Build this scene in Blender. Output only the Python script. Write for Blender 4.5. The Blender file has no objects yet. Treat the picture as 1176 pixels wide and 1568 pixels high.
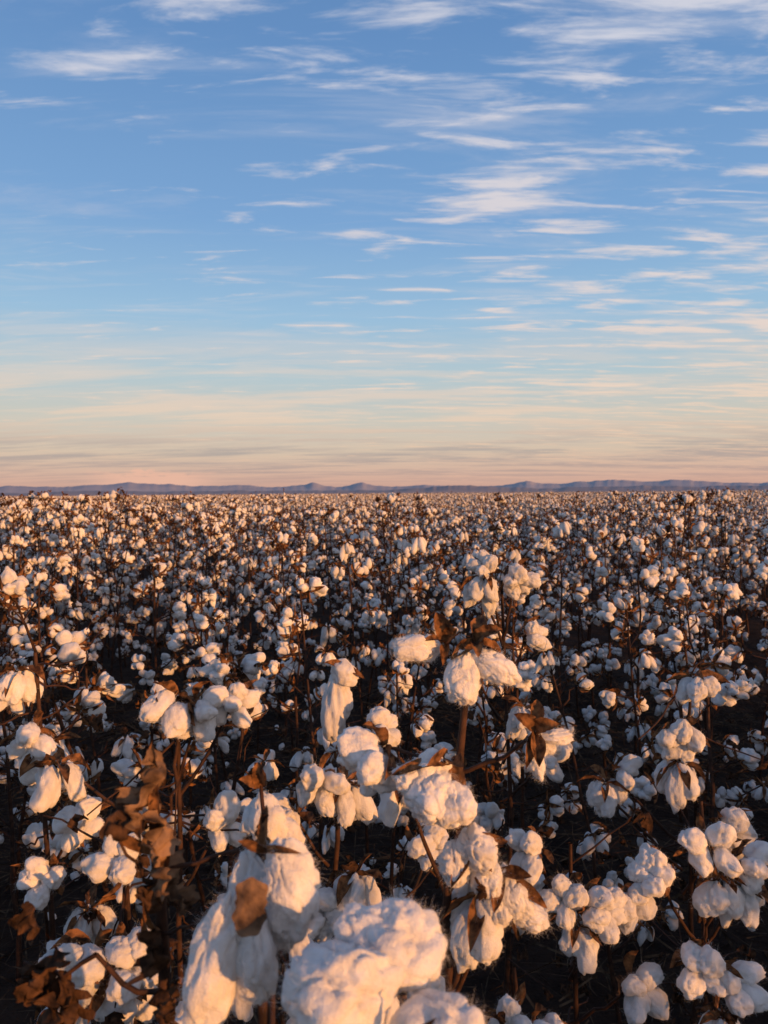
import bpy, bmesh, math, random
import numpy as np
from mathutils import Vector, Matrix

R = np.random.default_rng(7)
scene = bpy.context.scene
scene.view_settings.view_transform = 'Standard'
scene.view_settings.look = 'None'
scene.view_settings.exposure = 0
CAM_H = 1.2

# ------------------------------------------------------------------ noise
_T = np.random.default_rng(1).random(4096)*2-1
def _h(i, j, k):
    return _T[((i*73856093) ^ (j*19349663) ^ (k*83492791)) & 4095]
def _vn(P):
    I = np.floor(P).astype(np.int64); f = P-I; f = f*f*f*(f*(f*6-15)+10)
    i, j, k = I[:, 0], I[:, 1], I[:, 2]; x, y, z = f[:, 0], f[:, 1], f[:, 2]
    def L(a, b, t): return a+(b-a)*t
    return L(L(L(_h(i, j, k), _h(i+1, j, k), x), L(_h(i, j+1, k), _h(i+1, j+1, k), x), y),
             L(L(_h(i, j, k+1), _h(i+1, j, k+1), x), L(_h(i, j+1, k+1), _h(i+1, j+1, k+1), x), y), z)
_RM = np.array(Matrix.Rotation(.9, 3, Vector((1, .7, .4)).normalized()))
def vnoise(P, s=0.0):
    P = np.asarray(P)+s*17.31+100.0
    return .62*(_vn(P)+_vn(P@_RM+31.7))

# ------------------------------------------------------------------ mesh builder
class MB:
    def __init__(s): s.V = []; s.F = []; s.M = []; s.n = 0
    def add(s, V, F, m):
        V = np.asarray(V, float); F = np.asarray(F, int)
        s.V.append(V); s.F.append(F+s.n)
        s.M.append(np.full(len(F), m) if np.isscalar(m) else np.asarray(m)); s.n += len(V)
    def arr(s): return np.vstack(s.V), np.vstack(s.F), np.concatenate(s.M)
    def mesh(s, name, mats, smooth=True):
        V, F, M = s.arr()
        me = bpy.data.meshes.new(name)
        me.vertices.add(len(V)); me.vertices.foreach_set('co', V.astype(np.float32).ravel())
        me.loops.add(len(F)*3); me.loops.foreach_set('vertex_index', F.astype(np.int32).ravel())
        me.polygons.add(len(F))
        me.polygons.foreach_set('loop_start', np.arange(0, len(F)*3, 3, dtype=np.int32))
        me.polygons.foreach_set('material_index', M.astype(np.int32))
        me.polygons.foreach_set('use_smooth', np.full(len(F), smooth))
        for m in mats: me.materials.append(m)
        me.update(calc_edges=True); me.validate()
        return me

def obj(name, me, link=True):
    o = bpy.data.objects.new(name, me)
    if link: scene.collection.objects.link(o)
    return o

def frame(d):
    d = np.asarray(d, float); d = d/np.linalg.norm(d)
    u = np.cross(d, [0, 0, 1.0]) if abs(d[2]) < .95 else np.cross(d, [1.0, 0, 0])
    u /= np.linalg.norm(u); v = np.cross(d, u)
    return np.array([u, v, d])

def tube(mb, pts, rad, sides, m):
    pts = np.asarray(pts, float); n = len(pts)
    rad = np.broadcast_to(rad, (n,))
    a = np.arange(sides)/sides*2*math.pi
    V = []
    for i in range(n):
        d = pts[min(i+1, n-1)]-pts[max(i-1, 0)]
        fr = frame(d+1e-9)
        V.append(pts[i]+rad[i]*(np.cos(a)[:, None]*fr[0]+np.sin(a)[:, None]*fr[1]))
    V = np.vstack(V); F = []
    for i in range(n-1):
        for k in range(sides):
            q = (k+1) % sides; A = i*sides+k; B = i*sides+q; C = A+sides; D = B+sides
            F += [(A, B, D), (A, D, C)]
    mb.add(V, F, m)

_ico = {}
def ico(level):
    if level not in _ico:
        bm = bmesh.new(); bmesh.ops.create_icosphere(bm, subdivisions=level, radius=1)
        V = np.array([v.co[:] for v in bm.verts]); F = np.array([[v.index for v in f.verts] for f in bm.faces])
        bm.free(); _ico[level] = (V, F)
    return _ico[level]

COT, BURR, STEM, LEAF, TAN = 0, 1, 2, 3, 4
def lock(mb, c, d, hl, r, level, seed, fuzz=0, r2=None):
    """one lock of cotton: soft lumpy lobe, narrower at the base, with creases between the seed tufts"""
    U, F = ico(level)
    P = U.copy()
    t = P[:, 2]
    n1 = vnoise(U*1.2, seed); n2 = vnoise(U*2.3, seed+3.1)
    k = 1+.24*n1+.14*n2
    if level > 2:
        cr = vnoise(U*1.9, seed+21); k = k-.13*np.exp(-(cr/.10)**2)
        cr = vnoise(U*3.4, seed+25); k = k-.045*np.exp(-(cr/.12)**2)
        k = k+.05*vnoise(U*5, seed+5.7)
    if level > 3:
        st = U*np.array([1, 1, .35])        # fibres drawn out along the lock
        k = k+.018*vnoise(U*9.5, seed+8)+.014*vnoise(st*18, seed+9)+.010*vnoise(st*40, seed+11)
    tap = 1-.22*np.clip(-t, 0, 1)**1.5+.05*t
    r2 = r2 or r*(.85+.35*((seed*.377) % 1))
    L = np.stack([P[:, 0]*r*k*tap, P[:, 1]*r2*k*tap, P[:, 2]*hl*k], 1)*1.03
    b = ((seed*.713) % 1-.5)*.6
    L[:, 0] += b*hl*(t*t)
    fr = frame(d)
    W = L@fr+np.asarray(c)
    mb.add(W, F, COT)
    if fuzz:
        rg = np.random.default_rng(int(seed*100) % 99991)
        idx = rg.integers(0, len(W), fuzz)
        nrm = (U[idx]/np.array([r, r2, hl]))@fr
        nrm /= np.linalg.norm(nrm, axis=1)[:, None]
        dirs = nrm*.4+rg.normal(size=(fuzz, 3))*.6
        dirs /= np.linalg.norm(dirs, axis=1)[:, None]
        ln = rg.uniform(.0015, .0075, fuzz)[:, None]
        side = np.cross(dirs, rg.normal(size=(fuzz, 3))); side /= np.linalg.norm(side, axis=1)[:, None]
        bend = rg.normal(size=(fuzz, 3))*.45
        a = W[idx]-side*.00006; b2 = W[idx]+side*.00006
        mid = W[idx]+dirs*ln*.55; m1 = mid-side*.00005; m2 = mid+side*.00005
        tip = W[idx]+dirs*ln+bend*ln
        V = np.stack([a, b2, m1, m2, tip], 1).reshape(-1, 3)
        o = (np.arange(fuzz)*5)[:, None]
        mb.add(V, np.vstack([o+[0, 1, 3], o+[0, 3, 2], o+[2, 3, 4]]), COT)

def carpel(mb, o, tip, w, bulge, m=BURR, n=6, seed=0.):
    """pointed, cupped, woody boll segment from o to tip"""
    o = np.asarray(o, float); tip = np.asarray(tip, float); d = tip-o; L = np.linalg.norm(d)
    fr = frame(d); bulge = np.asarray(bulge, float)
    nb = np.cross(d, bulge)
    nb = nb/np.linalg.norm(nb) if np.linalg.norm(nb) > 1e-6 else fr[0]
    up = np.cross(nb, d/L)
    V = []
    for i in range(n+1):
        t = i/n
        c = o+d*t+bulge*math.sin(math.pi*t)*.9+up*L*.16*max(0, t-.55)**1.2*math.sin(seed*5)*2
        hw = w*.5*(math.sin(math.pi*min(1, .12+t*.88))**.75 if t < 1 else 0.02)
        tw = .6*math.sin(seed+t*3)
        s = nb*math.cos(tw)+up*math.sin(tw)
        for q in (-1, -.5, 0, .5, 1):
            V.append(c+s*hw*q*.85+up*hw*.75*(abs(q)**1.6)+up*hw*.12*math.sin(i*2.3+q*3+seed))
    F = []
    for i in range(n):
        for q in range(4):
            A = i*5+q; F += [(A, A+1, A+6), (A, A+6, A+5)]
    mb.add(V, F, m)

def leaf(mb, o, d, size, seed, crumple=.5, n=9, m=LEAF, nrm=None):
    """dried, rolled and crumpled leaf"""
    fr = frame(d)
    if nrm is not None:
        z = fr[2]; x = np.cross(np.asarray(nrm, float), z); x /= np.linalg.norm(x); fr = np.array([x, np.cross(z, x), z])
    g = np.linspace(-1, 1, n); X, Y = np.meshgrid(g, g)
    X = X.ravel(); Y = Y.ravel()
    th = np.arctan2(Y, X); rr = np.maximum(abs(X), abs(Y))
    if crumple < .3: out = .50+.1*np.cos(th*9+seed)*.4+.46*np.abs(np.sin(th))**1.8
    else: out = .55+.35*np.abs(np.cos(th*1.5-.8))+.1*np.cos(th*7+seed)+.08*np.cos(th*13+seed*3)
    x = np.cos(th)*rr*out; y = np.sin(th)*rr*out
    P3 = np.stack([x, y, x*0], 1)
    roll = 2.6*crumple*(1 if (seed*3) % 2 > 1 else -1); a = x*roll
    x2 = np.sin(a)/roll; h = (1-np.cos(a))/roll
    r2_ = 1.4*crumple; b = y*r2_; y2 = np.sin(b)/r2_; h = h+(1-np.cos(b))/r2_*.7
    h = h+crumple*(.28*vnoise(P3*2.4, seed)+.26*vnoise(P3*5, seed+2))
    x2 = x2+.24*crumple*vnoise(P3*3, seed+4); y2 = y2+.24*crumple*vnoise(P3*3, seed+6)
    V = np.asarray(o)+size*.5*(x2[:, None]*fr[0]+h[:, None]*fr[1]+(y2+.8)[:, None]*fr[2])
    F = []
    for i in range(n-1):
        for j in range(n-1):
            A = i*n+j; F += [(A, A+1, A+n+1), (A, A+n+1, A+n)]
    mb.add(V, F, m)

def make_boll(seed, level, kind, fuzz=0):
    rg = np.random.default_rng(seed); mb = MB()
    n = 4 if rg.random() < .6 else 5
    a0 = rg.random()*6.28
    if kind == 'globe':
        op = rg.uniform(.85, 1.28)
        for i in range(n):
            a = a0+i*2*math.pi/n+rg.normal()*.18
            e = np.array([math.cos(a), math.sin(a), 0])
            c = e*rg.uniform(.0130, .0175)*op+np.array([0, 0, rg.uniform(.013, .025)])
            d = e*rg.uniform(.3, 1.2)*op+np.array([0, 0, 1.0])+rg.normal(size=3)*.2
            lock(mb, c, d, rg.uniform(.016, .024), rg.uniform(.0125, .0164), level, seed+i*1.37, fuzz)
    else:
        for i in range(n):
            a = a0+i*2*math.pi/n+rg.normal()*.2
            e = np.array([math.cos(a), math.sin(a), 0])
            if i < 2: hl = rg.uniform(.022, .040)
            else: hl = rg.uniform(.016, .024)
            d = e*rg.uniform(.1, .5)+np.array([0, 0, -1.0])
            c = e*.012+d/np.linalg.norm(d)*hl*.78
            lock(mb, c, d, hl, rg.uniform(.0118, .0152), level, seed+i*1.37, fuzz)
    nseg = 6 if level > 2 else (3 if level > 1 else 2)
    sg = 1 if kind == 'globe' else -1
    for i in range(n):
        a = a0+(i+.5)*2*math.pi/n
        e = np.array([math.cos(a), math.sin(a), 0])
        refl = rg.uniform(-.014, .032) if kind == 'globe' else rg.uniform(-.026, .018)
        tip = e*rg.uniform(.034, .048)+np.array([0, 0, refl*1.0+(.006 if sg > 0 else -.002)])
        carpel(mb, e*.002+np.array([0, 0, -.003*sg]), tip, rg.uniform(.012, .020),
               np.array([0, 0, -.005*sg])+e*.001, n=nseg, seed=rg.random()*6)
    return mb.arr()

def lib(level, fuzz=0, ng=12, nh=7, s0=100):
    return [make_boll(s0+i, level, 'globe', fuzz) for i in range(ng)], [make_boll(s0+50+i, level, 'hang', fuzz) for i in range(nh)]

def put(mb, b, pos, axis, spin, sc):
    V, F, M = b
    ca, sa = math.cos(spin), math.sin(spin)
    V = V@np.array([[ca, sa, 0], [-sa, ca, 0], [0, 0, 1]])
    mb.add(V*sc@frame(axis)+pos, F, M)

def plant(seed, h, lod, L):
    rg = np.random.default_rng(seed); mb = MB(); G, H = L
    ns = 9 if lod < 2 else 5
    lean = rg.normal(size=2)*.06
    z = np.linspace(0, h, ns)
    sx = lean[0]*(z/h)**1.5+np.cumsum(rg.normal(size=ns)*.008); sy = lean[1]*(z/h)**1.5+np.cumsum(rg.normal(size=ns)*.008)
    sp = np.stack([sx, sy, z], 1)
    sides = (7, 5, 3)[lod]
    tube(mb, sp, np.linspace(.0070, .0024, ns)*(1.25 if lod == 2 else 1), sides, STEM)
    def at(t):
        return np.array([np.interp(t*h, z, sx), np.interp(t*h, z, sy), t*h])
    az = rg.random()*6.28; t = rg.uniform(.2, .3)
    def boll(p, out, s=1.0):
        r = rg.random()
        if r < .12 and lod < 2:      # empty burr, cotton fallen out
            for i in range(4):
                e = rg.normal(size=3); e /= np.linalg.norm(e); carpel(mb, p, p+e*.029+[0, 0, .006], .013, np.array([0, 0, -.003]), n=3, seed=i)
            return
        if r < .79:
            ax = out*1.0+np.array([0, 0, rg.uniform(-.9, .9)])+rg.normal(size=3)*.3
            put(mb, G[rg.integers(len(G))], p, ax, rg.random()*6.28, s*rg.uniform(.72, 1.1))
        else:
            ax = np.array([0, 0, 1.0])+rg.normal(size=3)*.18
            put(mb, H[rg.integers(len(H))], p, ax+[1e-4, 0, 0], rg.random()*6.28, s*rg.uniform(.75, 1.05))
        if lod < 2 and rg.random() < .7:
            leaf(mb, p, rg.normal(size=3)+[0, 0, .3], rg.uniform(.022, .045), rg.random()*9, .9, 5)
        if lod == 2 and rg.random() < .75:
            e = rg.normal(size=3); e /= np.linalg.norm(e); carpel(mb, p, p+e*.045, .026, np.array([0, 0, -.003]), n=2, seed=1)
    while t < .985:
        az += 2.4+rg.normal()*.4
        e = np.array([math.cos(az), math.sin(az), 0])
        ln = (.045+.21*(1-t)**.8)*rg.uniform(.5, 1.25)
        el = rg.uniform(.35, 1.0)
        o = at(t); k = 4
        pts = [o]
        for i in range(1, k):
            side = np.array([-e[1], e[0], 0])*((-1)**i)*.010
            pts.append(o+(e*math.cos(el)+np.array([0, 0, math.sin(el)*(1-.25*i/k)]))*ln*i/(k-1)+side)
        if lod < 2 or rg.random() < .6:
            tube(mb, pts, np.linspace(.0028, .0016, k), max(3, sides-2), STEM)
        boll(pts[-1], e)
        if ln > .12 and rg.random() < .7: boll(pts[1]+[0, 0, .01]+e*.012, e, .95)
        if ln > .18 and rg.random() < .7: boll(pts[2]-[0, 0, .01], np.array([-e[1], e[0], 0]), .95)
        for _ in range(int(rg.integers(0, 4)) if lod < 2 else 0):
            q = pts[rg.integers(0, 3)]; dd = rg.normal(size=3); dd[2] = abs(dd[2])*.7; dd /= np.linalg.norm(dd)
            q2 = q+dd*rg.uniform(.04, .13)
            tube(mb, [q, (q+q2)/2+rg.normal(size=3)*.006, q2], [.0015, .0012, .0009], 3, STEM)
            if rg.random() < .45: leaf(mb, q2, [dd[0], dd[1], -.6], rg.uniform(.03, .055), rg.random()*9, 1.0, 6)
        t += rg.uniform(.055, .10)
    boll(at(1), np.array([rg.normal()*.5, rg.normal()*.5, .5]), .9)
    # dead growing tip with a few dry scraps
    for _ in range(2 if lod < 2 else 1):
        q = at(rg.uniform(.93, 1)); q2 = q+np.array([rg.normal()*.03, rg.normal()*.03, rg.uniform(.04, .09)])
        tube(mb, [q, (q+q2)/2+rg.normal(size=3)*.004, q2], [.002, .0016, .0011], 3, STEM)
        for _ in range(2): leaf(mb, q2, rg.normal(size=3), rg.uniform(.02, .035), rg.random()*9, 1.0, 5, m=BURR)
    return mb

# ------------------------------------------------------------------ materials
def newmat(name):
    m = bpy.data.materials.new(name); m.use_nodes = True
    nt = m.node_tree; nt.nodes.clear()
    return m, nt, nt.nodes.new('ShaderNodeOutputMaterial')
def ramp(nt, stops, interp='LINEAR'):
    r = nt.nodes.new('ShaderNodeValToRGB'); cr = r.color_ramp; cr.interpolation = interp
    while len(cr.elements) < len(stops): cr.elements.new(0.5)
    for e, (p, c) in zip(cr.elements, stops):
        e.position = p; e.color = (*c, 1) if len(c) == 3 else c
    return r
def organic(name, c1, c2, scale, bump, bscale, transl, rough=.9, spec=.15, bdist=.002, diffuse=False):
    m, nt, out = newmat(name); l = nt.links.new
    tc = nt.nodes.new('ShaderNodeTexCoord')
    n1 = nt.nodes.new('ShaderNodeTexNoise'); n1.inputs['Scale'].default_value = scale; n1.inputs['Detail'].default_value = 2
    l(tc.outputs['Object'], n1.inputs['Vector'])
    cr = ramp(nt, [(.35, c1), (.65, c2)]); l(n1.outputs['Fac'], cr.inputs['Fac'])
    oi = nt.nodes.new('ShaderNodeObjectInfo')
    hs = nt.nodes.new('ShaderNodeHueSaturation')
    mr = nt.nodes.new('ShaderNodeMapRange'); mr.inputs['To Min'].default_value = .86; mr.inputs['To Max'].default_value = 1.06
    l(oi.outputs['Random'], mr.inputs['Value']); l(mr.outputs[0], hs.inputs['Value']); l(cr.outputs[0], hs.inputs['Color'])
    n2 = nt.nodes.new('ShaderNodeTexNoise'); n2.inputs['Scale'].default_value = bscale; n2.inputs['Detail'].default_value = 4; n2.inputs['Roughness'].default_value = .65
    l(tc.outputs['Object'], n2.inputs['Vector'])
    b = nt.nodes.new('ShaderNodeBump'); b.inputs['Strength'].default_value = bump; b.inputs['Distance'].default_value = bdist
    l(n2.outputs['Fac'], b.inputs['Height'])
    if diffuse:
        p = nt.nodes.new('ShaderNodeBsdfDiffuse'); p.inputs['Roughness'].default_value = .3; l(hs.outputs[0], p.inputs['Color'])
    else:
        p = nt.nodes.new('ShaderNodeBsdfPrincipled'); p.inputs['Roughness'].default_value = rough
        p.inputs['Specular IOR Level'].default_value = spec; l(hs.outputs[0], p.inputs['Base Color'])
    l(b.outputs[0], p.inputs['Normal'])
    if transl > 0:
        t = nt.nodes.new('ShaderNodeBsdfTranslucent'); l(hs.outputs[0], t.inputs['Color'])
        mx = nt.nodes.new('ShaderNodeMixShader'); mx.inputs[0].default_value = transl
        l(p.outputs[0], mx.inputs[1]); l(t.outputs[0], mx.inputs[2]); l(mx.outputs[0], out.inputs[0])
    else: l(p.outputs[0], out.inputs[0])
    return m
m_cot = organic('cotton_fibre', (.74, .73, .71), (.88, .88, .87), 55, .85, 300, .10, 1.0, .0, .003, diffuse=True)
m_soft = organic('cotton_fibre_soft', (.78, .765, .74), (.90, .895, .88), 60, .7, 480, .14, 1.0, .0, .0025, diffuse=True)
m_burr = organic('dry_burr', (.045, .020, .010), (.30, .14, .055), 110, .8, 300, .15, .75, .2)
m_stem = organic('cotton_stem', (.022, .011, .008), (.070, .032, .018), 70, .6, 400, 0, .7, .25)
m_leaf = organic('dried_leaf', (.026, .015, .010), (.12, .062, .034), 90, .9, 260, .12, .85, .1)
m_tan = organic('withered_leaf_sunlit', (.09, .055, .035), (.36, .22, .13), 70, .9, 260, .2, .85, .1)  # lighter leaf; on the dead stalk sunlight is put into its colour
MATS = [m_cot, m_burr, m_stem, m_leaf]
NMATS = [m_soft, m_burr, m_stem, m_leaf, m_tan]

# ------------------------------------------------------------------ crop field (instanced collection)
src = bpy.data.collections.new('cotton_bushes')
libs = [lib(3), lib(2, s0=300), lib(1, s0=500)]
counts = [10, 10, 7]
for lod in range(3):
    for i in range(counts[lod]):
        mb = plant(1000*lod+i*7+3, 1.0, lod, libs[lod])
        src.objects.link(obj('bush_%d%02d' % (lod, i), mb.mesh('cotton_bush', MATS), link=False))
off = [0, counts[0], counts[0]+counts[1]]

pts = []; idx = []; sc = []; rot = []
def crop_height(x, y):
    P = np.array([[x*.35, y*.35, 0.]])
    h = .925+.07*min(1, max(0, (y-1.6)/2.))+.06*vnoise(P, 3)[0]+.07*vnoise(P*3, 5)[0]
    if x < -1.2 and y > 2.6: h += .10*min(1, (-x-1.2)/1.0)*min(1, (10-min(y, 10))/4+.25)
    return h
def push(x, y, h, lod):
    pts.append((x, y, 0)); idx.append(off[lod]+int(R.integers(counts[lod])))
    w = R.uniform(.85, 1.1); sc.append((w, w, h)); rot.append((R.normal()*.05, R.normal()*.05, R.random()*6.283))
def addp(x, y, d):
    lod = 0 if d < 3.0 else (1 if d < 10 else 2)
    h = crop_height(x, y)+R.normal()*.075
    if y > 3 and R.random() < .09: h = R.uniform(1.08, 1.19)
    if y < .6: h = min(h, 1.0)*(.88 if d < 1.6 else .97)
    push(x, y, min(h, 1.17), lod)
cell = .32
for iy in range(int(-8/cell), int(45/cell)):
    for ix in range(int(-34/cell), int(34/cell)):
        y = (iy+R.random())*cell; x = (ix+R.random())*cell
        if y > 0 and abs(x) > .54*y+2.6: continue
        if y <= 0 and (x < -2.5 or x > 9): continue
        d = math.hypot(x, y)
        if d < .8: continue
        if 0 < y < 1.12 and abs(x) < .30+.52*y: continue
        if 1.1 < y < 1.7 and .30 < x < .62 and R.random() < .6: continue
        gap = vnoise(np.array([[x*.9, y*.9, 4.]]), 12)[0]
        if R.random() < .12+.85*max(0, gap): continue
        addp(x, y, d)
for x, y, h in [(-2.35, 5.0, 1.19), (-2.12, 4.9, 1.18), (-1.95, 4.6, 1.17), (-1.9, 4.9, 1.20), (-2.2, 4.3, 1.15), (-1.75, 4.4, 1.13), (-1.5, 4.2, 1.11), (-1.9, 3.7, 1.12),
                (-2.6, 5.6, 1.17), (2.3, 5.8, 1.16), (2.6, 6.0, 1.17), (.9, 6.2, 1.15), (3.1, 6.4, 1.18), (-.9, 6.0, 1.13)]: push(x, y, h, 1)
nfar = 20000
u = R.random(nfar)
dd = 45*np.exp(u*math.log(700/45)); aa = R.uniform(-.56, .56, nfar)
for d, a in zip(dd, aa):
    x = d*math.tan(a); y = d
    pts.append((x, y, 0)); idx.append(off[2]+int(R.integers(counts[2])))
    w = R.uniform(1, 1.3)*(1+d/400); sc.append((w, w, min(1.15, .99+.07*R.normal()))); rot.append((0, 0, R.random()*6.283))
me = bpy.data.meshes.new('cotton_field')
me.vertices.add(len(pts)); me.vertices.foreach_set('co', np.array(pts, np.float32).ravel())
a = me.attributes.new('pick', 'INT', 'POINT'); a.data.foreach_set('value', np.array(idx, np.int32))
a = me.attributes.new('siz', 'FLOAT_VECTOR', 'POINT'); a.data.foreach_set('vector', np.array(sc, np.float32).ravel())
a = me.attributes.new('turn', 'FLOAT_VECTOR', 'POINT'); a.data.foreach_set('vector', np.array(rot, np.float32).ravel())
field = obj('cotton_field', me)
ng = bpy.data.node_groups.new('scatter_cotton', 'GeometryNodeTree')
ng.interface.new_socket('Geometry', in_out='INPUT', socket_type='NodeSocketGeometry')
ng.interface.new_socket('Geometry', in_out='OUTPUT', socket_type='NodeSocketGeometry')
gi = ng.nodes.new('NodeGroupInput'); go = ng.nodes.new('NodeGroupOutput')
ci = ng.nodes.new('GeometryNodeCollectionInfo'); ci.inputs['Collection'].default_value = src
ci.inputs['Separate Children'].default_value = True; ci.inputs['Reset Children'].default_value = True
ip = ng.nodes.new('GeometryNodeInstanceOnPoints'); ip.inputs['Pick Instance'].default_value = True
def na(name, t):
    n = ng.nodes.new('GeometryNodeInputNamedAttribute'); n.data_type = t; n.inputs['Name'].default_value = name; return n
ng.links.new(gi.outputs[0], ip.inputs['Points']); ng.links.new(ci.outputs[0], ip.inputs['Instance'])
ng.links.new(na('pick', 'INT').outputs['Attribute'], ip.inputs['Instance Index'])
ng.links.new(na('turn', 'FLOAT_VECTOR').outputs['Attribute'], ip.inputs['Rotation'])
ng.links.new(na('siz', 'FLOAT_VECTOR').outputs['Attribute'], ip.inputs['Scale'])
ng.links.new(ip.outputs[0], go.inputs[0])
md = field.modifiers.new('scatter', 'NODES'); md.node_group = ng

# ------------------------------------------------------------------ near plants, individually built
HG, HH = lib(4, 380, 9, 6, s0=700)
V3 = lambda *a: np.array(a, float)
def branch(mb, a, b, r0=.0028, r1=.0018, sag=.01):
    a = V3(*a); b = V3(*b); k = 6; P = []
    for i in range(k):
        t = i/(k-1)
        P.append(a+(b-a)*t+V3(0, 0, -sag*math.sin(math.pi*t))+R.normal(size=3)*.0018*(0 < i < k-1))
    tube(mb, P, np.linspace(r0, r1, k), 7, STEM)
def stem(mb, pts, r0=.0055, r1=.003):
    P = []
    pts = [V3(*p) for p in pts]
    for i in range(len(pts)-1):
        for t in np.linspace(0, 1, 6)[:-1 if i < len(pts)-2 else 6]:
            P.append(pts[i]+(pts[i+1]-pts[i])*t+R.normal(size=3)*.0016)
    tube(mb, P, np.linspace(r0, r1, len(P)), 9, STEM)
def stdboll(mb, pos, kind='g', axis=(0, 0, 1), s=1.0, v=0):
    L = HG if kind == 'g' else HH
    put(mb, L[v % len(L)], V3(*pos), V3(*axis)+V3(1e-4, 0, 0), R.random()*6.28, s)
    if R.random() < .75: leaf(mb, V3(*pos), R.normal(size=3)*[1, 1, .6]+[0, -.4, .3], R.uniform(.022, .038), R.random()*9, .9, 9)
def custom(mb, o, locks, carps, level=5, fuzz=1100):
    o = V3(*o)
    for i, (c, d, hl, r) in enumerate(locks):
        lock(mb, V3(*c), V3(*d), hl, r, level, 31.3+i*2.17+abs(c[0])*97, fuzz)
    for i, (tip, w) in enumerate(carps):
        t = V3(*tip); carpel(mb, o, t, w, V3(0, -.004, .003), n=11, seed=i*1.7)
def finish(mb): return obj('cotton_plant', mb.mesh('cotton_plant', NMATS))
def bush(root, top, bolls, twigs=14):
    """upright plant with listed bolls on side branches"""
    mb = MB(); root = V3(*root); top = V3(*top)
    mid = (root+top)/2+V3(.012, -.008, 0)
    stem(mb, [root, mid, top], .006, .0025)
    ax = lambda z: root+(top-root)*min(1, max(0, z/top[2]))
    for (p, k, a, s, v) in bolls:
        stdboll(mb, p, k, a, s, v)
        q = ax(p[2]-.09-R.random()*.04); branch(mb, q, p)
    for i in range(twigs):
        q = ax(R.uniform(.3, 1)*top[2]); dd = R.normal(size=3)*[1, .8, .6]; dd /= np.linalg.norm(dd)
        q2 = q+dd*R.uniform(.05, .14); branch(mb, q, q2, .0016, .0009, .004)
        if R.random() < .5: leaf(mb, q2, [dd[0], dd[1], -.7], R.uniform(.025, .045), R.random()*9, 1.0, 10)
    return finish(mb)

# big boll at the bottom of the frame
mb = MB()
stem(mb, [(.0, .42, 0), (-.01, .43, .45), (-.006, .42, .885)], .006, .0035)
custom(mb, (-.006, .395, .885),
       [((-.025, .400, .926), (-.15, -.1, 1), .031, .0265), ((.028, .392, .902), (.7, -.1, .6), .027, .0225),
        ((.009, .425, .934), (.35, .1, .8), .023, .020), ((.000, .380, .880), (.1, -.6, .2), .018, .020), ((-.010, .432, .929), (-.3, .2, .8), .025, .021)],
       [((.024, .360, .940), .009), ((-.045, .36, .876), .014), ((.05, .375, .874), .014), ((.006, .344, .903), .014)], 5, 2400)
finish(mb)

# drooping boll lower left, with papery bract
mb = MB()
stem(mb, [(-.07, .56, 0), (-.085, .53, .5), (-.085, .485, .965), (-.08, .48, .99)], .006, .003)
custom(mb, (-.080, .470, .970),
       [((-.106, .450, .914), (-.28, -.05, -1), .045, .0150), ((-.082, .450, .916), (.06, 0, -1), .030, .0130),
        ((-.062, .462, .954), (.2, 0, -1), .028, .016), ((-.090, .482, .935), (0, .2, -1), .030, .014), ((-.070, .475, .925), (.15, 0, -1), .024, .011)],
       [((-.08, .490, .992), .010), ((-.095, .46, .982), .007), ((-.055, .44, .985), .006)], 5, 2000)
leaf(mb, (-.0795, .4335, .970), (-.12, -.08, -1), .036, 2.3, .18, 15, nrm=(0, -1, .1), m=TAN)
custom(mb, (-.118, .69, .925),
       [((-.112, .69, .893), (.3, -.1, -1), .024, .0165), ((-.098, .695, .880), (.7, 0, -.8), .022, .0135), ((-.126, .70, .892), (-.2, 0, -1), .020, .014)],
       [((-.120, .685, .950), .017), ((-.138, .68, .935), .014)], 4, 400)
leaf(mb, (-.121, .695, .915), (.15, 0, 1), .036, 5.3, .8, 10)
branch(mb, (-.085, .53, .80), (-.118, .69, .925))
branch(mb, (-.085, .53, .60), (-.02, .66, .76)); stdboll(mb, (-.02, .66, .76), 'h', (0, 0, 1), 1.0, 1)
branch(mb, (-.085, .53, .5), (-.19, .70, .66)); stdboll(mb, (-.19, .70, .66), 'g', (-.5, -.3, .4), 1.0, 3)
finish(mb)

# dead stalk with shrivelled leaves, left
mb = MB()
stem(mb, [(-.150, .53, 0), (-.152, .50, .6), (-.158, .50, .95), (-.155, .50, 1.015)], .0058, .0032)
for (p, d, s, sd, cr, mt) in [((-.155, .50, 1.028), (.1, 0, -1), .040, 1.2, .8, TAN), ((-.16, .495, 1.010), (-.3, -.2, -1), .044, 2.9, .9, TAN),
                          ((-.157, .50, .998), (-1, 0, -.3), .046, 4.4, .9, LEAF), ((-.152, .495, .990), (.3, .1, -1), .044, 7.7, .8, TAN), ((-.158, .49, .985), (-.9, -.2, .1), .040, 9.7, .9, LEAF),
                          ((-.155, .490, .97), (.1, -.1, -1), .050, 8.1, .8, TAN), ((-.15, .50, .945), (-.5, -.2, -1), .040, 3.5, 1.0, LEAF), ((-.15, .50, .935), (.6, -.2, -.8), .034, 5.5, 1.0, TAN),
                          ((-.155, .492, .91), (.1, -.2, -1), .044, 6.6, .9, LEAF), ((-.15, .495, .87), (-.3, -.2, -1), .040, 1.7, .9, LEAF), ((-.152, .49, .84), (.3, -.2, -1), .036, 2.7, .9, LEAF)]:
    leaf(mb, p, d, s, sd, cr, 22, m=mt)
for i in range(8):
    a = V3(-.156, .5, 1.01-.018*i); carpel(mb, a, a+R.normal(size=3)*[.014, .01, .010]+[0, 0, .014], .009, V3(0, -.003, 0), n=6, seed=i)
branch(mb, (-.155, .50, .945), (-.085, .50, .965), .0016, .0011, .004)
branch(mb, (-.155, .50, .93), (-.185, .48, .985), .0013, .0009, .004)
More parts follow.
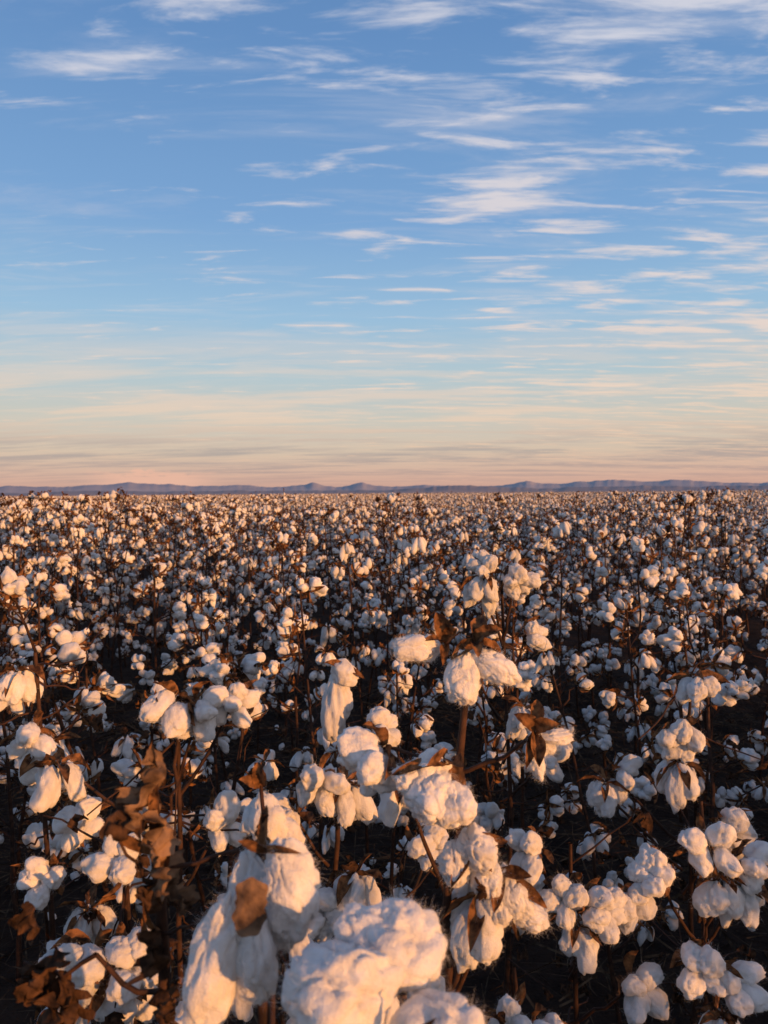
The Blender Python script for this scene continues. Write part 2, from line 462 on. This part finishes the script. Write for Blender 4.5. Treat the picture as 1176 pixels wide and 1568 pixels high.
branch(mb, (-.155, .50, .97), (-.135, .49, 1.02), .0012, .0008, .004)
branch(mb, (-.155, .50, .90), (-.115, .48, .93), .0013, .0009, .006); leaf(mb, (-.115, .48, .93), (.4, 0, -1), .03, 4.1, .9, 12)
branch(mb, (-.15, .5, .86), (-.20, .5, .885), .0022, .0016); branch(mb, (-.20, .5, .885), (-.25, .5, .88), .0018, .0012)
for p, d, s, sd in [((-.222, .49, .895), (-.4, -.1, -.9), .050, 6.1), ((-.235, .50, .90), (-.3, 0, .5), .034, 1.1), ((-.24, .49, .88), (.3, 0, -1), .050, 2.2), ((-.215, .49, .875), (-.1, 0, -1), .050, 8.2)]:
    leaf(mb, p, d, s, sd, .9, 20)
finish(mb)

# tall central one with splayed sunlit boll
mb = MB()
stem(mb, [(.055, .80, 0), (.07, .78, .5), (.074, .765, .9), (.088, .762, 1.05)], .0065, .0032)
custom(mb, (.092, .750, 1.048),
       [((.078, .742, 1.013), (-.12, -.15, -1), .028, .0150), ((.112, .742, 1.024), (.85, -.15, -.45), .024, .0140),
        ((.096, .765, 1.026), (.3, .4, -1), .018, .011)],
       [((.118, .742, 1.062), .026), ((.066, .742, 1.030), .016), ((.092, .725, 1.040), .018), ((.100, .775, 1.070), .020), ((.118, .755, 1.035), .018)])
custom(mb, (.062, .760, 1.045),
       [((.031, .755, 1.041), (-1, -.05, -.12), .0215, .012), ((.046, .768, 1.036), (-.7, .3, -.4), .016, .010)],
       [((.052, .755, 1.078), .022), ((.075, .750, 1.062), .017), ((.040, .745, 1.052), .012), ((.058, .742, 1.025), .012)])
custom(mb, (.153, .752, .955),
       [((.170, .748, .950), (1, -.1, .05), .021, .0085), ((.152, .750, .928), (.2, 0, -1), .022, .009), ((.163, .757, .940), (.5, .1, -.6), .014, .008)],
       [((.130, .745, .975), .017), ((.152, .730, .925), .018), ((.172, .735, .968), .018), ((.140, .735, .922), .014), ((.158, .77, .982), .018)])
branch(mb, (.073, .77, .905), (.153, .752, .952), .0028, .002, .008)
custom(mb, (.058, .672, .955),
       [((.040, .655, .931), (-.3, -.6, -.5), .025, .021), ((.058, .652, .925), (.6, -.5, -.3), .022, .018), ((.024, .668, .940), (-.9, -.2, 0), .019, .015),
        ((.045, .668, .945), (-.1, .1, .5), .018, .015)],
       [((.036, .645, .960), .018), ((.070, .642, .957), .017), ((.006, .655, .950), .016), ((.072, .655, .925), .014)])
stdboll(mb, (-.004, .70, .955), 'g', (-.5, -.35, -.5), .95, 1)
branch(mb, (.072, .775, .87), (.058, .675, .955)); branch(mb, (.058, .69, .94), (-.002, .70, .957), .002, .0015, -.004)
stdboll(mb, (.018, .76, .905), 'h', (0, 0, 1), .95, 3)
branch(mb, (.07, .78, .75), (.018, .76, .905))
finish(mb)

# cluster below centre-right
mb = MB()
stem(mb, [(.05, .70, 0), (.058, .68, .5), (.056, .665, .87), (.062, .66, .905)], .0055, .0032)
custom(mb, (.073, .655, .885),
       [((.080, .645, .885), (.2, -.5, .5), .021, .018), ((.062, .650, .872), (-.4, -.4, 0), .018, .0145), ((.088, .642, .860), (.2, -.3, -1), .016, .0135)],
       [((.090, .625, .875), .016), ((.055, .63, .858), .016), ((.105, .64, .895), .016)])
custom(mb, (.100, .655, .860),
       [((.112, .648, .842), (.35, -.1, -1), .024, .0140), ((.100, .650, .835), (-.1, -.2, -1), .019, .0125), ((.128, .652, .822), (.8, 0, -.6), .017, .0115)],
       [((.092, .628, .838), .018), ((.128, .64, .862), .014), ((.142, .64, .835), .014)])
stdboll(mb, (.085, .665, .830), 'h', (.1, -.1, 1), 1.0, 0)
branch(mb, (.057, .68, .72), (.10, .655, .858)); branch(mb, (.057, .67, .74), (.085, .665, .83))
leaf(mb, (.082, .632, .868), (.3, -.3, -.9), .026, 3.1, .8, 10)
finish(mb)

# long hanging boll, centre-left, and neighbours
mb = MB()
stem(mb, [(-.10, 1.12, 0), (-.085, 1.10, .5), (-.062, 1.09, .95)], .006, .003)
custom(mb, (-.062, 1.08, .945),
       [((-.060, 1.075, .937), (.3, -.2, .3), .018, .017), ((-.076, 1.08, .885), (-.08, 0, -1), .052, .0170), ((-.066, 1.085, .900), (.1, 0, -1), .034, .014)],
       [((-.03, 1.07, .93), .015), ((-.09, 1.06, .955), .014)], 4, 300)
for p, k, a, s, v in [((-.09, .98, .82), 'g', (.1, -.5, -.2), 1.0, 0), ((-.055, 1.0, .80), 'h', (0, 0, 1), 1.05, 4), ((-.02, 1.05, .86), 'g', (.6, -.3, .3), .9, 5),
                      ((-.13, 1.05, .74), 'g', (-.5, -.4, 0), 1.0, 3), ((-.04, .95, .70), 'h', (0, 0, 1), 1.05, 1), ((-.07, .95, .66), 'g', (-.2, -.5, .1), 1.0, 7)]:
    stdboll(mb, p, k, a, s, v); branch(mb, (-.088, 1.10, p[2]-.1), p)
finish(mb)

bush((-.30, .96, 0), (-.262, .93, .93),
     [((-.262, .92, .945), 'g', (-.15, -.4, -.7), 1.15, 2), ((-.235, .92, .94), 'g', (.5, -.1, -.3), .9, 4), ((-.20, .95, .93), 'g', (.5, -.3, .1), .8, 0),
      ((-.41, .92, .86), 'h', (0, 0, 1), 1.0, 3), ((-.33, .98, .70), 'g', (-.2, -.6, .1), 1.0, 1),
      ((-.40, .98, .64), 'h', (0, 0, 1), 1.05, 2), ((-.22, .95, .78), 'g', (.4, -.5, 0), .95, 8)])
bush((-.30, .88, 0), (-.31, .86, .80),
     [((-.325, .80, .70), 'g', (-.2, -.6, -.2), 1.15, 3), ((-.285, .80, .69), 'g', (.3, -.5, .2), 1.1, 6), ((-.300, .81, .665), 'h', (0, 0, 1), 1.1, 5),
      ((-.345, .82, .675), 'g', (-.6, -.3, -.1), 1.0, 7), ((-.30, .84, .775), 'g', (-.2, -.4, .5), .95, 4),
      ((-.22, .80, .62), 'g', (.4, -.4, .1), 1.0, 2), ((-.38, .85, .60), 'h', (0, 0, 1), 1.0, 1), ((-.25, .78, .56), 'g', (0, -.5, .3), 1.0, 0)])
bush((-.47, 1.04, 0), (-.475, 1.0, .99),
     [((-.475, .99, .88), 'g', (.1, -.5, -.4), 1.05, 2), ((-.46, .99, .86), 'h', (0, 0, 1), 1.1, 4), ((-.50, 1.0, .96), 'h', (0, 0, 1), 1.0, 0),
      ((-.43, 1.0, .76), 'g', (.4, -.4, 0), 1.0, 5), ((-.45, .96, .70), 'g', (0, -.5, .1), .95, 6)])
bush((-.14, .98, 0), (-.15, .96, .74),
     [((-.16, .93, .70), 'g', (-.3, -.5, .1), 1.0, 4), ((-.12, .92, .66), 'g', (.3, -.5, .1), 1.0, 0), ((-.18, .90, .61), 'h', (0, 0, 1), 1.0, 3),
      ((-.10, .88, .58), 'g', (.3, -.5, 0), 1.0, 8)])
bush((.02, .92, 0), (.01, .90, .70),
     [((-.01, .86, .66), 'g', (-.3, -.5, .1), 1.0, 6), ((.03, .86, .63), 'g', (.3, -.5, .1), .95, 3), ((.0, .88, .58), 'h', (0, 0, 1), .95, 2), ((.05, .95, .74), 'g', (.3, -.3, .2), .9, 1)])
bush((.46, 1.10, 0), (.43, 1.08, .93),
     [((.43, 1.08, .845), 'g', (-.1, -.4, -.2), .95, 1), ((.425, 1.07, .80), 'h', (0, 0, 1), 1.0, 0), ((.445, 1.06, .93), 'g', (.1, -.4, -.5), .9, 2),
      ((.33, 1.10, .76), 'h', (0, 0, 1), 1.0, 2), ((.35, 1.12, .77), 'g', (.4, -.3, 0), .85, 4), ((.48, 1.05, .72), 'g', (.2, -.5, 0), 1.0, 5)])
bush((.43, 1.03, 0), (.43, 1.0, .78),
     [((.43, .98, .725), 'g', (-.1, -.5, .1), 1.05, 0), ((.47, .98, .705), 'g', (.4, -.4, -.1), 1.0, 3), ((.445, .97, .68), 'h', (0, 0, 1), 1.05, 5), ((.48, .99, .67), 'h', (0, 0, 1), .95, 1),
      ((.36, .98, .69), 'g', (-.3, -.4, .2), .95, 7), ((.40, .93, .60), 'g', (-.2, -.5, 0), 1.05, 6), ((.43, .92, .58), 'g', (.3, -.5, .1), 1.0, 2), ((.415, .90, .545), 'h', (0, 0, 1), .9, 4)])
bush((.26, 1.04, 0), (.25, 1.0, .72),
     [((.235, .96, .67), 'g', (-.2, -.5, .1), 1.0, 3), ((.27, .95, .655), 'g', (.3, -.4, .1), .95, 1), ((.25, .95, .63), 'h', (0, 0, 1), .9, 3),
      ((.315, .98, .655), 'g', (.3, -.5, -.1), .9, 5), ((.20, .98, .72), 'g', (-.4, -.3, 0), .95, 8), ((.32, .95, .56), 'g', (.2, -.5, 0), 1.0, 4)])
bush((.17, .93, 0), (.16, .92, .60),
     [((.15, .88, .56), 'g', (-.2, -.5, .1), 1.0, 2), ((.18, .88, .55), 'g', (.3, -.5, 0), .95, 6), ((.165, .87, .52), 'h', (0, 0, 1), .9, 0)], 5)
bush((.21, 1.32, 0), (.205, 1.28, 1.05),
     [((.175, 1.25, 1.07), 'g', (-.3, -.4, .3), .8, 3), ((.165, 1.24, 1.055), 'h', (0, 0, 1), 1.0, 1), ((.225, 1.25, 1.06), 'g', (.2, -.6, -.5), .9, 1),
      ((.25, 1.3, .95), 'g', (.5, -.3, 0), .9, 2), ((.23, 1.22, .84), 'h', (0, 0, 1), .95, 2), ((.15, 1.25, .90), 'g', (-.4, -.4, -.2), .9, 5), ((.27, 1.25, .75), 'g', (.4, -.4, 0), .95, 0)])

# ------------------------------------------------------------------ ground
m, nt, out = newmat('dark_soil'); l = nt.links.new
tc = nt.nodes.new('ShaderNodeTexCoord')
n1 = nt.nodes.new('ShaderNodeTexNoise'); n1.inputs['Scale'].default_value = 6; n1.inputs['Detail'].default_value = 8; n1.inputs['Roughness'].default_value = .7
l(tc.outputs['Object'], n1.inputs['Vector'])
cr = ramp(nt, [(.35, (.018, .012, .010)), (.65, (.055, .036, .026))]); l(n1.outputs['Fac'], cr.inputs[0])
n2 = nt.nodes.new('ShaderNodeTexNoise'); n2.inputs['Scale'].default_value = 40; n2.inputs['Detail'].default_value = 5
l(tc.outputs['Object'], n2.inputs['Vector'])
b = nt.nodes.new('ShaderNodeBump'); b.inputs['Strength'].default_value = .9; b.inputs['Distance'].default_value = .03; l(n2.outputs['Fac'], b.inputs['Height'])
p = nt.nodes.new('ShaderNodeBsdfPrincipled'); p.inputs['Roughness'].default_value = 1; p.inputs['Specular IOR Level'].default_value = .1
l(cr.outputs[0], p.inputs['Base Color']); l(b.outputs[0], p.inputs['Normal']); l(p.outputs[0], out.inputs[0])
m_soil = m
def axis_pts(a, fine, lim):
    x = list(np.arange(-a, a+1e-6, fine)); s = fine; v = a
    while v < lim:
        s *= 1.6; v += s; x.append(v); x.insert(0, -v)
    return np.array(x)
gx = axis_pts(5, .08, 14000); X, Y = np.meshgrid(gx, gx)
Z = np.where(np.hypot(X, Y) < 8, .03*vnoise(np.stack([X.ravel()*3, Y.ravel()*3, X.ravel()*0], 1)).reshape(X.shape)+.015*vnoise(np.stack([X.ravel()*11, Y.ravel()*11, X.ravel()*0], 1), 4).reshape(X.shape), 0)
n = len(gx); I = np.arange(n*n).reshape(n, n)
F = np.vstack([np.stack([I[:-1, :-1].ravel(), I[:-1, 1:].ravel(), I[1:, 1:].ravel()], 1), np.stack([I[:-1, :-1].ravel(), I[1:, 1:].ravel(), I[1:, :-1].ravel()], 1)])
mb = MB(); mb.add(np.stack([X.ravel(), Y.ravel(), Z.ravel()], 1), F, 0)
obj('ground', mb.mesh('ground', [m_soil]))

m_straw = organic('straw_litter', (.028, .018, .012), (.13, .085, .05), 30, .3, 200, 0, .9, .1)
mb = MB(); rg = np.random.default_rng(5); k = 11000
c = np.stack([rg.uniform(-2, 2.2, k), rg.uniform(.2, 4.5, k), rg.uniform(.01, .07, k)], 1)
a = rg.random(k)*6.283; ln = rg.uniform(.02, .09, k); d = np.stack([np.cos(a), np.sin(a), rg.normal(size=k)*.3], 1)*ln[:, None]
w = np.stack([-np.sin(a), np.cos(a), rg.normal(size=k)*.8], 1)*rg.uniform(.0008, .0022, k)[:, None]
V = np.stack([c-d-w, c-d+w, c+d+w, c+d-w], 1).reshape(-1, 3); o = (np.arange(k)*4)[:, None]
mb.add(V, np.vstack([o+[0, 1, 2], o+[0, 2, 3]]), 0)
for i in range(600):
    leaf(mb, (rg.uniform(-2, 2.2), rg.uniform(.3, 4), rg.uniform(.015, .05)), rg.normal(size=3)*[1, 1, .3], rg.uniform(.03, .07), i*.7, 1, 5, m=1)
for i in range(60):
    lock(mb, (rg.uniform(-2, 2.2), rg.uniform(.5, 4), .04), rg.normal(size=3)*[1, 1, .3], rg.uniform(.012, .02), rg.uniform(.008, .012), 2, i*1.3)
    mb.M[-1][:] = 2
obj('ground_litter', mb.mesh('ground_litter', [m_straw, m_leaf, m_cot], smooth=False))

# ------------------------------------------------------------------ distant hills
def hills(name, dist, depth, amp, base, seed, col, peaks=()):
    m, nt, out = newmat(name+'_haze'); l = nt.links.new
    tc = nt.nodes.new('ShaderNodeTexCoord'); nn = nt.nodes.new('ShaderNodeTexNoise'); nn.inputs['Scale'].default_value = .004; nn.inputs['Detail'].default_value = 5
    l(tc.outputs['Object'], nn.inputs['Vector'])
    cr = ramp(nt, [(.3, tuple(v*.95 for v in col)), (.7, tuple(min(1, v*1.05) for v in col))]); l(nn.outputs['Fac'], cr.inputs[0])  # distance haze is put into the hills' base colour
    df = nt.nodes.new('ShaderNodeBsdfDiffuse'); l(cr.outputs[0], df.inputs[0]); l(df.outputs[0], out.inputs[0])
    na_, nr = 900, 12
    A = np.linspace(-.85, .85, na_); T = np.linspace(0, 1, nr)
    AA, TT = np.meshgrid(A, T)
    P = np.stack([AA.ravel()*9, AA.ravel()*0, AA.ravel()*0], 1)
    hgt = base+amp*(.5*vnoise(P, seed)+.28*vnoise(P*3, seed+1)+.20*vnoise(P*9, seed+2)+.12*vnoise(P*27, seed+3)).reshape(AA.shape)
    for (pa, pw, ph) in peaks: hgt += ph*np.exp(-np.abs((AA-pa)/pw)**1.3)
    rad = dist+depth*TT
    Z = hgt*np.sin(TT*math.pi*.5)+5*vnoise(np.stack([AA.ravel()*60, TT.ravel()*6, AA.ravel()*0], 1), seed+7).reshape(AA.shape)*np.sin(TT*math.pi)
    Z[0] = -20
    V = np.stack([(rad*np.sin(AA)).ravel(), (rad*np.cos(AA)).ravel(), Z.ravel()], 1)
    I = np.arange(na_*nr).reshape(nr, na_)
    F = np.vstack([np.stack([I[:-1, :-1].ravel(), I[:-1, 1:].ravel(), I[1:, 1:].ravel()], 1), np.stack([I[:-1, :-1].ravel(), I[1:, 1:].ravel(), I[1:, :-1].ravel()], 1)])
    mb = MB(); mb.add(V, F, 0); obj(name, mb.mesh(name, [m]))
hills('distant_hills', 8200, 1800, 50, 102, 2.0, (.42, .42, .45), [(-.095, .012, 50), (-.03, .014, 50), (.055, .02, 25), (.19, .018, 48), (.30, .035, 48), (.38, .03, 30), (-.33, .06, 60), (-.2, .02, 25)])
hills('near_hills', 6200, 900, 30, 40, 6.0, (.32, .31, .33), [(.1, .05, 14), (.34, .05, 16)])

# ------------------------------------------------------------------ sun and sky
SUN_EL = math.radians(4.6); SUN_AZ = math.radians(136)   # clockwise from +Y: behind camera, to the right
S = Vector((math.sin(SUN_AZ)*math.cos(SUN_EL), math.cos(SUN_AZ)*math.cos(SUN_EL), math.sin(SUN_EL)))
sd = bpy.data.lights.new('sun', 'SUN'); sd.energy = 5.0; sd.angle = math.radians(.6); sd.color = (1, .43, .13)
so = bpy.data.objects.new('sun', sd); scene.collection.objects.link(so)
so.rotation_euler = (-S).to_track_quat('-Z', 'Y').to_euler()

w = bpy.data.worlds.new('World'); scene.world = w; w.use_nodes = True
nt = w.node_tree; nt.nodes.clear(); l = nt.links.new
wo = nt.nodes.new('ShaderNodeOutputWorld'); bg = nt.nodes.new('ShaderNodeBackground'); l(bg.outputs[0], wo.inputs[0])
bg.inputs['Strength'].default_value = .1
sky = nt.nodes.new('ShaderNodeTexSky'); sky.sky_type = 'NISHITA'; sky.sun_disc = False
sky.sun_elevation = SUN_EL; sky.sun_rotation = SUN_AZ; sky.air_density = 1; sky.dust_density = 1.5; sky.ozone_density = 2
tc = nt.nodes.new('ShaderNodeTexCoord'); sp = nt.nodes.new('ShaderNodeSeparateXYZ'); l(tc.outputs['Generated'], sp.inputs[0])
def math_(op, a, b=None, c=None, clamp=False):
    n = nt.nodes.new('ShaderNodeMath'); n.operation = op; n.use_clamp = clamp
    for i, v in enumerate((a, b, c)):
        if v is None: continue
        if isinstance(v, (int, float)): n.inputs[i].default_value = v
        else: l(v, n.inputs[i])
    return n.outputs[0]
def mixc(f, a, b):
    n = nt.nodes.new('ShaderNodeMix'); n.data_type = 'RGBA'
    for s, v in ((n.inputs[0], f), (n.inputs[6], a), (n.inputs[7], b)):
        if isinstance(v, (int, float)): s.default_value = v
        elif isinstance(v, tuple): s.default_value = (*v, 1)
        else: l(v, s)
    return n.outputs[2]
def noise(vec, scale, detail, rough, dist=0.0):
    n = nt.nodes.new('ShaderNodeTexNoise'); n.inputs['Scale'].default_value = scale; n.inputs['Detail'].default_value = detail
    n.inputs['Roughness'].default_value = rough; n.inputs['Distortion'].default_value = dist; l(vec, n.inputs['Vector']); return n.outputs['Fac']
def sramp(v, lo, hi, a=0., b=1.):
    n = nt.nodes.new('ShaderNodeMapRange'); n.interpolation_type = 'SMOOTHSTEP'
    l(v, n.inputs['Value'])
    for i, x in zip((1, 2, 3, 4), (lo, hi, a, b)): n.inputs[i].default_value = x
    return n.outputs[0]
x, y, z = sp.outputs
zc = math_('MAXIMUM', z, 0.0)
def lin(r, g, b): return tuple(((v/255+.055)/1.055)**2.4 if v > 10 else v/255/12.92 for v in (r, g, b))
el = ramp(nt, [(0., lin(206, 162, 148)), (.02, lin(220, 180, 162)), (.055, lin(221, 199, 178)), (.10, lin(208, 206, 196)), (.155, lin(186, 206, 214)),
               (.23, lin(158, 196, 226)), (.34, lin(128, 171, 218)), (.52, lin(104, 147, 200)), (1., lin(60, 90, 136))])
l(zc, el.inputs[0])
den = math_('ADD', zc, .07)
u_ = math_('DIVIDE', x, den); v_ = math_('DIVIDE', y, den)
cb = nt.nodes.new('ShaderNodeCombineXYZ'); l(u_, cb.inputs[0]); l(v_, cb.inputs[1])
def mapping(vec, loc, rz, sc_):
    n = nt.nodes.new('ShaderNodeMapping'); l(vec, n.inputs[0]); n.inputs['Location'].default_value = loc
    n.inputs['Rotation'].default_value = (0, 0, rz); n.inputs['Scale'].default_value = sc_; return n.outputs[0]
mA = mapping(cb.outputs[0], (8.1, 3.7, 0), .07, (1.9, 6.8, 1))
fA = noise(mA, 1.5, 8, .60, .35)
mB_ = mapping(cb.outputs[0], (5.3, 2.2, 0), .0, (1.0, 2.2, 1))
fB = noise(mB_, 1.0, 3, .5, .2)
bias = math_('MULTIPLY', x, .15)
dens = math_('ADD', math_('ADD', fA, math_('MULTIPLY', math_('SUBTRACT', fB, .5), .40)), bias)
cl = sramp(dens, .52, .75)
mD = mapping(cb.outputs[0], (2.4, 5.1, 0), .12, (.9, 3.4, 1))
cl3 = math_('MULTIPLY', sramp(noise(mD, 1.3, 7, .62, .6), .48, .76), .34)
mC = mapping(cb.outputs[0], (9.1, 1.7, 0), -.03, (.45, 1.7, 1))
fC = sramp(noise(mC, 1.3, 6, .62, .3), .42, .62)
low = math_('MULTIPLY', sramp(z, .26, .05), sramp(z, .0, .03))
cl2 = math_('MULTIPLY', math_('MULTIPLY', fC, low), .95)
ccol = ramp(nt, [(0., lin(225, 175, 155)), (.06, lin(240, 206, 178)), (.12, lin(248, 220, 198)), (.25, lin(240, 224, 218)), (.5, lin(224, 224, 234)), (1., lin(190, 195, 210))])
l(zc, ccol.inputs[0])
gcol = ramp(nt, [(0., lin(198, 158, 148)), (.055, lin(184, 172, 166)), (.10, lin(242, 214, 190)), (.3, lin(226, 222, 224))]); l(zc, gcol.inputs[0])
c0 = mixc(cl2, el.outputs[0], gcol.outputs[0])
c0 = mixc(cl3, c0, ccol.outputs[0])
c1 = mixc(math_('MULTIPLY', cl, .88), c0, ccol.outputs[0])
az = math_('ARCTAN2', x, y)
cz = nt.nodes.new('ShaderNodeCombineXYZ'); l(math_('MULTIPLY', az, 28.), cz.inputs[0]); l(math_('MULTIPLY', z, 90.), cz.inputs[1])
pk = noise(cz.outputs[0], 1.2, 5, .55, .2)
am = math_('MULTIPLY', sramp(az, -.40, -.33), sramp(az, -.20, -.28))
top = math_('ADD', .016, math_('MULTIPLY', pk, .028))
pm = math_('MULTIPLY', math_('MULTIPLY', sramp(math_('SUBTRACT', top, z), -.001, .004), am), .85)
c1 = mixc(pm, c1, lin(244, 192, 168))
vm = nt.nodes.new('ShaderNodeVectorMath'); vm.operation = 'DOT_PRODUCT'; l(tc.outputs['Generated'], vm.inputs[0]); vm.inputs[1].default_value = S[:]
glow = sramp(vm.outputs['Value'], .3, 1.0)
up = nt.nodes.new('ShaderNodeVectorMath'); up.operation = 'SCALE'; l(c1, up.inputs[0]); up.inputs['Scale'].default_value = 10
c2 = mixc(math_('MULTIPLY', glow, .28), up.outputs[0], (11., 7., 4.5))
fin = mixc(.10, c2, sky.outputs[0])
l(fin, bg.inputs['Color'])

# ------------------------------------------------------------------ camera
cd = bpy.data.cameras.new('camera'); cam = bpy.data.objects.new('camera', cd); scene.collection.objects.link(cam)
cd.sensor_fit = 'VERTICAL'; cd.sensor_height = 36; cd.lens = 26; cd.clip_start = .02; cd.clip_end = 30000
cam.location = (0, 0, CAM_H)
cam.rotation_euler = (math.radians(90-1.45), math.radians(0), 0)
cam.rotation_euler.rotate_axis('Z', math.radians(-.45))
cd.dof.use_dof = True; cd.dof.focus_distance = 1.15; cd.dof.aperture_fstop = 11
scene.camera = cam
print('points', len(pts))
